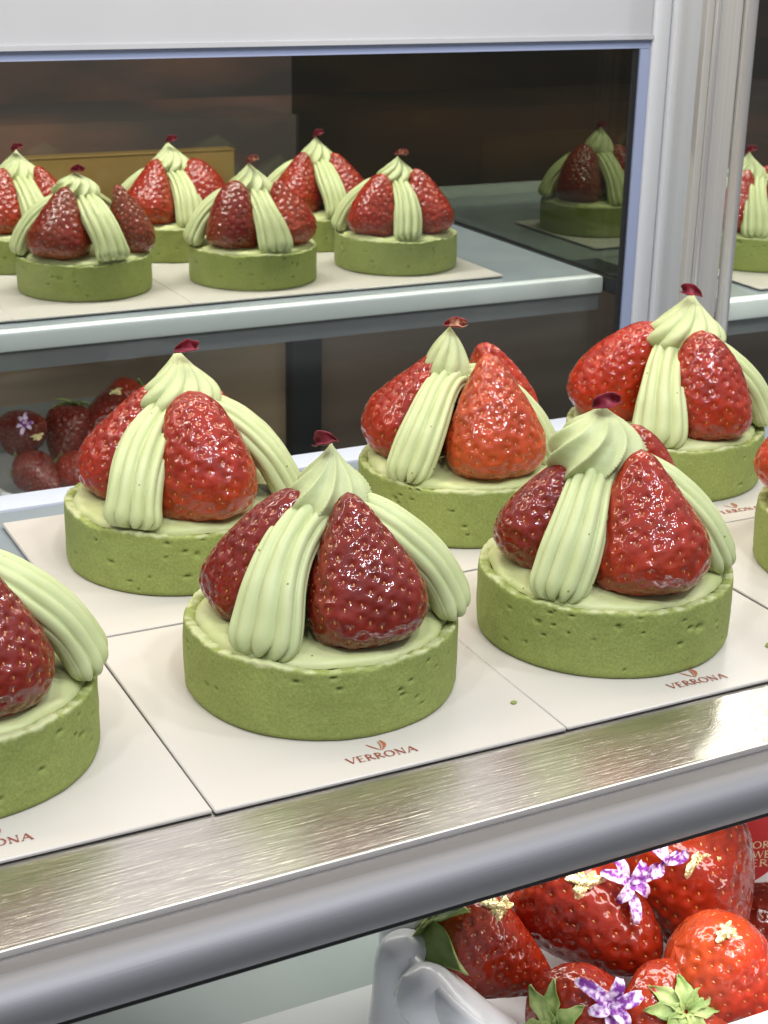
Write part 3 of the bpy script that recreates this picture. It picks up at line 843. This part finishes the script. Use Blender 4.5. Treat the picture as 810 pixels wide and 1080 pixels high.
# rear tarts: reflections in the rear glass, modelled as solid tarts
tart(0.2603, 0.9174, 'reflected tart built in the far front row, leftmost, two berries leaning apart around one cream ribbon',
     [B_(-126, 3, .0425, DARK, .1, .0195, 14), B_(-8, 2, .042, DARK, .0, .026, 14, 0, .85), B_(80, 0)],
     [(-62, 3, 1.0), (188, 2, 1.1), (40, 1, .8)], (1, .0128, .0190, .0505), (-.003, 0), (0, 1.3), 1, 0.5)
tart(0.3649, 0.9065, 'reflected tart built in the far front row in the middle, with a looping cream ribbon at its left',
     [B_(-124, 1, .0415, DARK, .05, .0175, 14), B_(-12, 5, .041, RED, .2, .0205, 16), B_(80, 0)],
     [(-66, 0, 1.0), (190, 3, 1.15), (35, 1, 1)], (0, .0138, .0220, .0495), (-.0005, 0), (1, 0), 2, 1.5)
tart(0.4677, 0.9112, 'reflected tart built in the far front row at the right, standing on the corner of a white card',
     [B_(-130, 4, .040, RED, .05, .0190, 15, 0, .95), B_(-22, 0, .043, RED, .1, .0195, 18), B_(80, 2)],
     [(-76, 1, .95), (188, 2, 1.0), (35, 0, 1)], (3, .0125, .0205, .0500), (0, 0), (1, .8), 0, 2.2)
tart(0.2440, 1.0050, 'rearmost reflected tart, built at the far left, half hidden and cut by the picture edge',
     [B_(-125, 0), B_(-15, 2), B_(80, 1)], [(-68, 0, 1), (188, 2, 1), (35, 1, 1)], (0, .0140, .0220, .0495), (0, 0), (0, 0), 1, 3.0)
tart(0.3460, 1.0030, 'rearmost reflected tart, built in front of the brass panel',
     [B_(-128, 3, .043, RED, .5), B_(-15, 4), B_(80, 1)], [(-68, 1, 1), (188, 2, 1), (35, 0, 1)], (3, .0135, .0225, .0500), (0, 0), (0, 0), 2, 3.7)
tart(0.4500, 1.0010, 'rearmost reflected tart, built with its pointed cream top before the dark wall',
     [B_(-128, 5, .043, RED, .1), B_(-15, 0), B_(80, 1)], [(-66, 3, .85), (188, 2, 1), (35, 0, 1)], (0, .0125, .0225, .0500), (.001, 0), (0, 0), 0, 4.4)
tart(0.6640, 0.9720, 'second reflection of a tart, built beyond the dark glass panel, beside the white frame',
     [B_(-124, 1, .042, DARK, 0), B_(-5, 5, .042, DARK), B_(80, 0)], [(-58, 0, .9), (190, 3, 1.1), (35, 1, 1)], (2, .0140, .0235, .0500), (0, 0), (0, 0), 1, 5.1)
tart(0.6990, 0.8300, 'reflected tart, built as a copy, cut by the right edge beyond the bright steel tube',
     [B_(-135, 3), B_(-30, 4), B_(80, 0)], [(-85, 0, .9), (200, 3, 1.0), (35, 1, 1)], (0, .0130, .0220, .0500), (-.010, 0), (0, 0), 2, 5.9)

# ------------------------------------------------------------------ loose strawberries in punnets
def calyx_mesh(seed, nl=8, L=0.55):
    rnd = random.Random(seed)
    verts, faces = [], []
    for k in range(nl):
        a0 = 2 * PI * k / nl + rnd.uniform(-.2, .2); LL = L * rnd.uniform(.75, 1.15); lift = rnd.uniform(-.05, .28)
        b0 = len(verts); n, m = 9, 5
        for i in range(n):
            u = i / (n - 1); ww = 0.13 * (math.sin(PI * (0.15 + .85 * u)) ** .8) * (1 + .2 * math.sin(u * 13 + k))
            for j in range(m):
                v = (j / (m - 1) * 2 - 1)
                r = 0.03 + u * LL; zz = 0.04 - lift * u * u * 1.0 + 0.16 * u * (1 - u) + .06 * v * v * 1 - 0.02
                x, y = r, v * ww
                verts.append((x * math.cos(a0) - y * math.sin(a0), x * math.sin(a0) + y * math.cos(a0), -zz))
        faces += grid_faces(n, m, b0, wrap=False)
    me = mk_mesh('calyx', verts, faces)
    import bmesh
    bm = bmesh.new(); bm.from_mesh(me)
    bmesh.ops.solidify(bm, geom=bm.faces[:], thickness=0.007)
    bm.to_mesh(me); bm.free()
    me.polygons.foreach_set('use_smooth', [True] * len(me.polygons))
    me.materials.append(M_CALYX)
    return me


CAL = [calyx_mesh(1), calyx_mesh(2)]


def loose_berry(c, tipdir, L, mi, col, osh, label, grp, w=1.0, cal=0, leaf=True, csc=0.5):
    o = link(bpy.data.objects.new('strawberry', BER[mi % 6]), label=label, category='strawberry', group=grp)
    d = Vector(tipdir).normalized()
    o.rotation_mode = 'QUATERNION'
    o.rotation_quaternion = Vector((0, 0, 1)).rotation_difference(d) @ Euler((0, 0, mi * 1.3)).to_quaternion()
    o.scale = (L * w, L * w, L)
    o.location = Vector(c) - d * L * 0.45
    o.color = (*col, osh)
    if leaf:
        k = link(bpy.data.objects.new('calyx', CAL[cal]), o)
        k.scale = (csc, csc, csc)
    return o


G1 = 'strawberries in the near punnet'
loose_berry((0.2148, 0.3462, -0.086), (.75, -.45, -.5), .044, 0, RED, .3, 'leftmost strawberry of the near punnet, its green leaves against the white plastic', G1, 1.0, 0, True, 1.05)
loose_berry((0.2510, 0.3483, -0.083), (.35, -.75, -.35), .052, 1, RED, .1, 'big strawberry under the rail with a gold fleck and violet petals beside it', G1, 1.0, 1)
loose_berry((0.2925, 0.3463, -0.083), (.05, -.50, -.85), .055, 4, RED, .15, 'biggest strawberry of the near punnet, tall and glossy beside the red sign', G1, .98, 0)
loose_berry((0.3270, 0.3380, -0.106), (.3, -.6, .2), .038, 3, DARK, .1, 'strawberry at the right edge under the red sign', G1, .95, 1)
loose_berry((0.2780, 0.3060, -0.088), (.5, -.3, -.3), .046, 5, BRIGHT, .5, 'orange red strawberry at the lower right corner with a gold fleck', G1, 1.0, 0, False)
loose_berry((0.2312, 0.3156, -0.092), (.6, .3, -.2), .042, 2, RED, 0, 'strawberry low in the near punnet, just left of the bottom violet flower', G1, 1.0, 1)
loose_berry((0.2563, 0.3103, -0.100), (.1, .5, -.5), .040, 3, RED, .2, 'strawberry at the bottom edge wrapped in its own pale leaves', G1, 1.0, 0)

GRP_G = 'gold leaf flecks on the strawberries'


def gold(c, nrm, s, seed, label):
    rnd = random.Random(seed)
    n = 15
    verts = []
    for i in range(n):
        for j in range(n):
            x, y = i / (n - 1) * 2 - 1, j / (n - 1) * 2 - 1
            q = max(abs(x), abs(y)); a_ = math.atan2(y, x)
            r = 1 + 0.38 * q * math.sin(3 * a_ + seed) + 0.25 * q * math.sin(7 * a_ + seed * 2) + rnd.uniform(-.06, .06)
            verts.append((x * s * r * .85, y * s * .6 * r, -0.30 * s * (x * x + y * y) + rnd.uniform(0, .10) * s + 0.12 * s * math.sin(x * 5 + seed) * math.cos(y * 6)))
    me = mk_mesh('gold_fleck', verts, grid_faces(n, n, wrap=False), False)
    import bmesh
    bm = bmesh.new(); bm.from_mesh(me); bmesh.ops.solidify(bm, geom=bm.faces[:], thickness=0.0002); bm.to_mesh(me); bm.free()
    o = mesh_obj('gold_fleck', me, M_GOLD, label=label, category='gold leaf', group=GRP_G)
    o.location = c; o.rotation_mode = 'QUATERNION'
    o.rotation_quaternion = Vector((0, 0, 1)).rotation_difference(Vector(nrm).normalized())
    return o


VD = Vector((-.40, -.60, .55))
gold((0.2150, 0.3405, -0.0665), (.1, -.75, .6), .0042, 1, 'crumbled gold leaf on the leftmost strawberry of the near punnet')
gold((0.2445, 0.3395, -0.0655), (-.25, -.7, .65), .0052, 2, 'gold leaf on the strawberry beside the violet petals')
gold((0.2835, 0.3340, -0.0628), (-.3, -.6, .75), .0052, 3, 'gold leaf on top of the biggest strawberry in the near punnet')
gold((0.2698, 0.3015, -0.0665), (-.1, -.5, .85), .0035, 4, 'gold leaf on the orange red strawberry at lower right')


def flower(c, nrm, s, npet, seed, label, grp='violet flowers among the strawberries', fan=2 * PI):
    verts, faces = [], []
    for k in range(npet):
        a0 = fan * k / npet + 0.25 * math.sin(k * 3 + seed); b0 = len(verts); n, m = 9, 5
        for i in range(n):
            u = i / (n - 1); ww = s * 0.22 * (math.sin(PI * (.08 + .80 * u)) ** .7)
            for j in range(m):
                v = j / (m - 1) * 2 - 1
                x, y, z = u * s * (1 + .3 * math.sin(k * 2.7 + seed)), v * ww, s * (.38 * math.sin(u * 2.6 + .5 * math.sin(k * 2 + seed)) + .10 * v * v)
                verts.append((x * math.cos(a0) - y * math.sin(a0), x * math.sin(a0) + y * math.cos(a0), z))
        faces += grid_faces(n, m, b0, wrap=False)
    me = mk_mesh('flower', verts, faces)
    import bmesh
    bm = bmesh.new(); bm.from_mesh(me); bmesh.ops.solidify(bm, geom=bm.faces[:], thickness=0.0002); bm.to_mesh(me); bm.free()
    me.polygons.foreach_set('use_smooth', [True] * len(me.polygons))
    o = mesh_obj('flower', me, M_FLOWER, label=label, category='flower', group=grp)
    o.location = c; o.rotation_mode = 'QUATERNION'
    o.rotation_quaternion = Vector((0, 0, 1)).rotation_difference(Vector(nrm).normalized())
    return o


flower((0.2585, 0.3360, -0.0680), (-.05, -.8, .6), .0095, 7, 1, 'violet flower just under the rail between the two biggest strawberries')
flower((0.2690, 0.3330, -0.0620), (.1, -.8, .5), .0080, 5, 2, 'violet petals leaning on the biggest strawberry', fan=4)
flower((0.2285, 0.3015, -0.0800), (-.1, -.75, .6), .0100, 6, 3, 'violet flower at the bottom edge below the dark strawberry')


def tray(cx, cy, z0, z1, rx, ry, label, mat_=M_TRAY, ns=13, amp=0.05):
    """moulded plastic punnet with a scalloped, rounded wall"""
    m = 260
    prof = [(0.0, 0.0), (0.80, 0.0), (0.88, 0.03), (0.93, 0.2), (0.97, 0.6), (1.0, 0.88), (1.035, 0.99), (1.07, 0.97), (1.085, 0.86), (1.075, 0.7), (1.05, 0.3), (1.02, 0.05)]
    verts = []
    for k, (q, h) in enumerate(prof):
        for j in range(m):
            t = 2 * PI * j / m
            c, s_ = math.cos(t), math.sin(t)
            e_ = 0.55
            x = math.copysign(abs(c) ** e_, c) * rx; y = math.copysign(abs(s_) ** e_, s_) * ry
            f = q * (1 + amp * (abs(math.sin(t * ns / 2)) ** 0.8 - .6) * min(1, h * 2) * (1 if q > .9 else 0))
            hh = h * (1 + 0.10 * abs(math.sin(t * ns / 2)) * (1 if h > .5 else 0))
            verts.append((x * f, y * f, hh * (z1 - z0)))
    me = mk_mesh('punnet', verts, grid_faces(len(prof), m))
    o = mesh_obj('punnet', me, mat_, label=label, category='punnet', group='white plastic strawberry punnets')
    o.location = (cx, cy, z0)
    return o


pu = tray(0.2760, 0.3350, -0.1133, -0.0800, 0.083, 0.054, 'white moulded plastic punnet under the rail, holding big strawberries')
for p0, p1, r in (((.1870, .352, -.1120), (.1880, .350, -.0830), .0105), ((.1860, .334, -.0840), (.2110, .318, -.1080), .0110), ((.2060, .312, -.0980), (.2320, .299, -.1100), .0090), ((.1960, .366, -.1120), (.1970, .364, -.0790), .0105)):
    p0, p1 = Vector(p0), Vector(p1); d = (p1 - p0); L = d.length; d.normalize()
    u_ = d.cross(Vector((0, 0, 1)));
    u_ = (u_ if u_.length > 1e-3 else Vector((1, 0, 0))).normalized(); v_ = d.cross(u_)
    V = []
    for i in range(25):
        q = i / 24; al = (q - .5) * 2
        h = L * q + 0; rr = r * math.sqrt(max(0, 1 - abs(al) ** 5)) * (1 - .12 * math.sin(q * PI))
        h = -r * .8 + (L + 1.6 * r) * q
        for k in range(32):
            t = 2 * PI * k / 32
            V.append(tuple(p0 + d * h + u_ * rr * math.cos(t) + v_ * rr * math.sin(t) - pu.location))
    mesh_obj('moulded_bulge', mk_mesh('moulded_bulge', V, grid_faces(25, 32)), M_TRAY, pu)

# red sign behind the punnet, upright
sg = link(bpy.data.objects.new('price_sign', None), label='small red upright sign with gold lettering at the right edge under the rail', category='sign')
sg.location = (0.3490, 0.3680, -0.1135)
sg.rotation_euler = (0, 0, -0.35)
mesh_obj('sign_card', boxes_mesh('sign_card', [(-0.022, 0.022, 0, 0.001, 0, 0.034)], 0.0002, 1), M_SIGN, sg)
for txt, wd, hh, zz, xx in (('VERRONA', .010, .0014, .0218, .001), ('KOREAN', .019, .0028, .0158, -.0036), ('STRAWBERRY', .031, .0028, .0118, -.0066), ('SERIES', .018, .0028, .0082, -.0044)):
    t_ = mesh_obj('lettering', text_mesh('lettering', txt, wd, hh), M_SIGNT, sg)
    t_.location = (xx, -0.0003, zz); t_.rotation_euler = (PI / 2, 0, 0)

# far punnet at the left: reflection of a lower shelf punnet, modelled solid
G2 = 'reflected strawberries modelled in the far punnet'
for c, d, L, mi, col, osh, l, cal in (
        ((0.222, 0.930, -0.089), (.2, -.6, .3), .040, 0, DARK, .1, 'reflected far punnet strawberry, modelled at the picture edge beside a violet flower', 0),
        ((0.252, 0.940, -0.100), (-.2, -.3, -.8), .044, 1, DARK, .0, 'reflected far punnet strawberry, modelled with drooping green leaves on top', 1),
        ((0.276, 0.935, -0.097), (-.8, -.2, -.5), .050, 4, DARK, .0, 'long dark strawberry of the modelled, reflected far punnet beside the middle row tart', 0),
        ((0.2875, 0.945, -0.087), (-.7, -.3, -.4), .040, 3, RED, .2, 'topmost strawberry of the modelled, reflected far punnet with leaves at its right', 1),
        ((0.250, 0.915, -0.118), (.3, -.6, -.2), .036, 2, RED, .2, 'low strawberry of the modelled, reflected far punnet above the white plastic', 0),
        ((0.224, 0.915, -0.114), (.3, -.6, -.2), .036, 5, DARK, .1, 'low strawberry of the modelled, reflected far punnet at the picture edge', 1)):
    loose_berry(c, d, L, mi, col, osh, l, G2, 1.0, cal)
tray(0.262, 0.935, -0.1395, -0.120, 0.062, 0.045, 'white plastic punnet low at the left, a modelled reflection')
flower((0.2170, 0.912, -0.080), (-.2, -.7, .6), .0065, 6, 4, 'tiny violet flower on the reflected far punnet, modelled at the left edge')
gold((0.2790, 0.925, -0.0690), (-.1, -.6, .8), .0035, 5, 'gold leaf on the long dark strawberry of the modelled, reflected far punnet')
gold((0.2240, 0.913, -0.0880), (-.1, -.6, .8), .0035, 6, 'gold leaf at the left edge of the modelled, reflected far punnet')

# crumbs
for k, (c, l, r) in enumerate((((0.2181, 0.3440, 0.0004), 'green crumb on the card between the two front tarts', .0007),
                            ((0.1118, 0.3305, -0.0044), 'green crumb on the brushed steel by the card corner', .0006),
                            ((0.3113, 0.3433, 0.0005), 'green crumb on the card at the right edge', .0012))):
    rnd = random.Random(k)
    V = []
    for i in range(5):
        for j in range(7):
            p_, q_ = PI * i / 4, 2 * PI * j / 7; rr = r * rnd.uniform(.75, 1.25)
            V.append((rr * math.sin(p_) * math.cos(q_) * 1.4, rr * math.sin(p_) * math.sin(q_), rr * math.cos(p_) * .7))
    o = mesh_obj('crumb', mk_mesh('crumb', V, grid_faces(5, 7), False), M_SHELL, label=l, category='crumb', group='loose crumbs')
    o.location = c
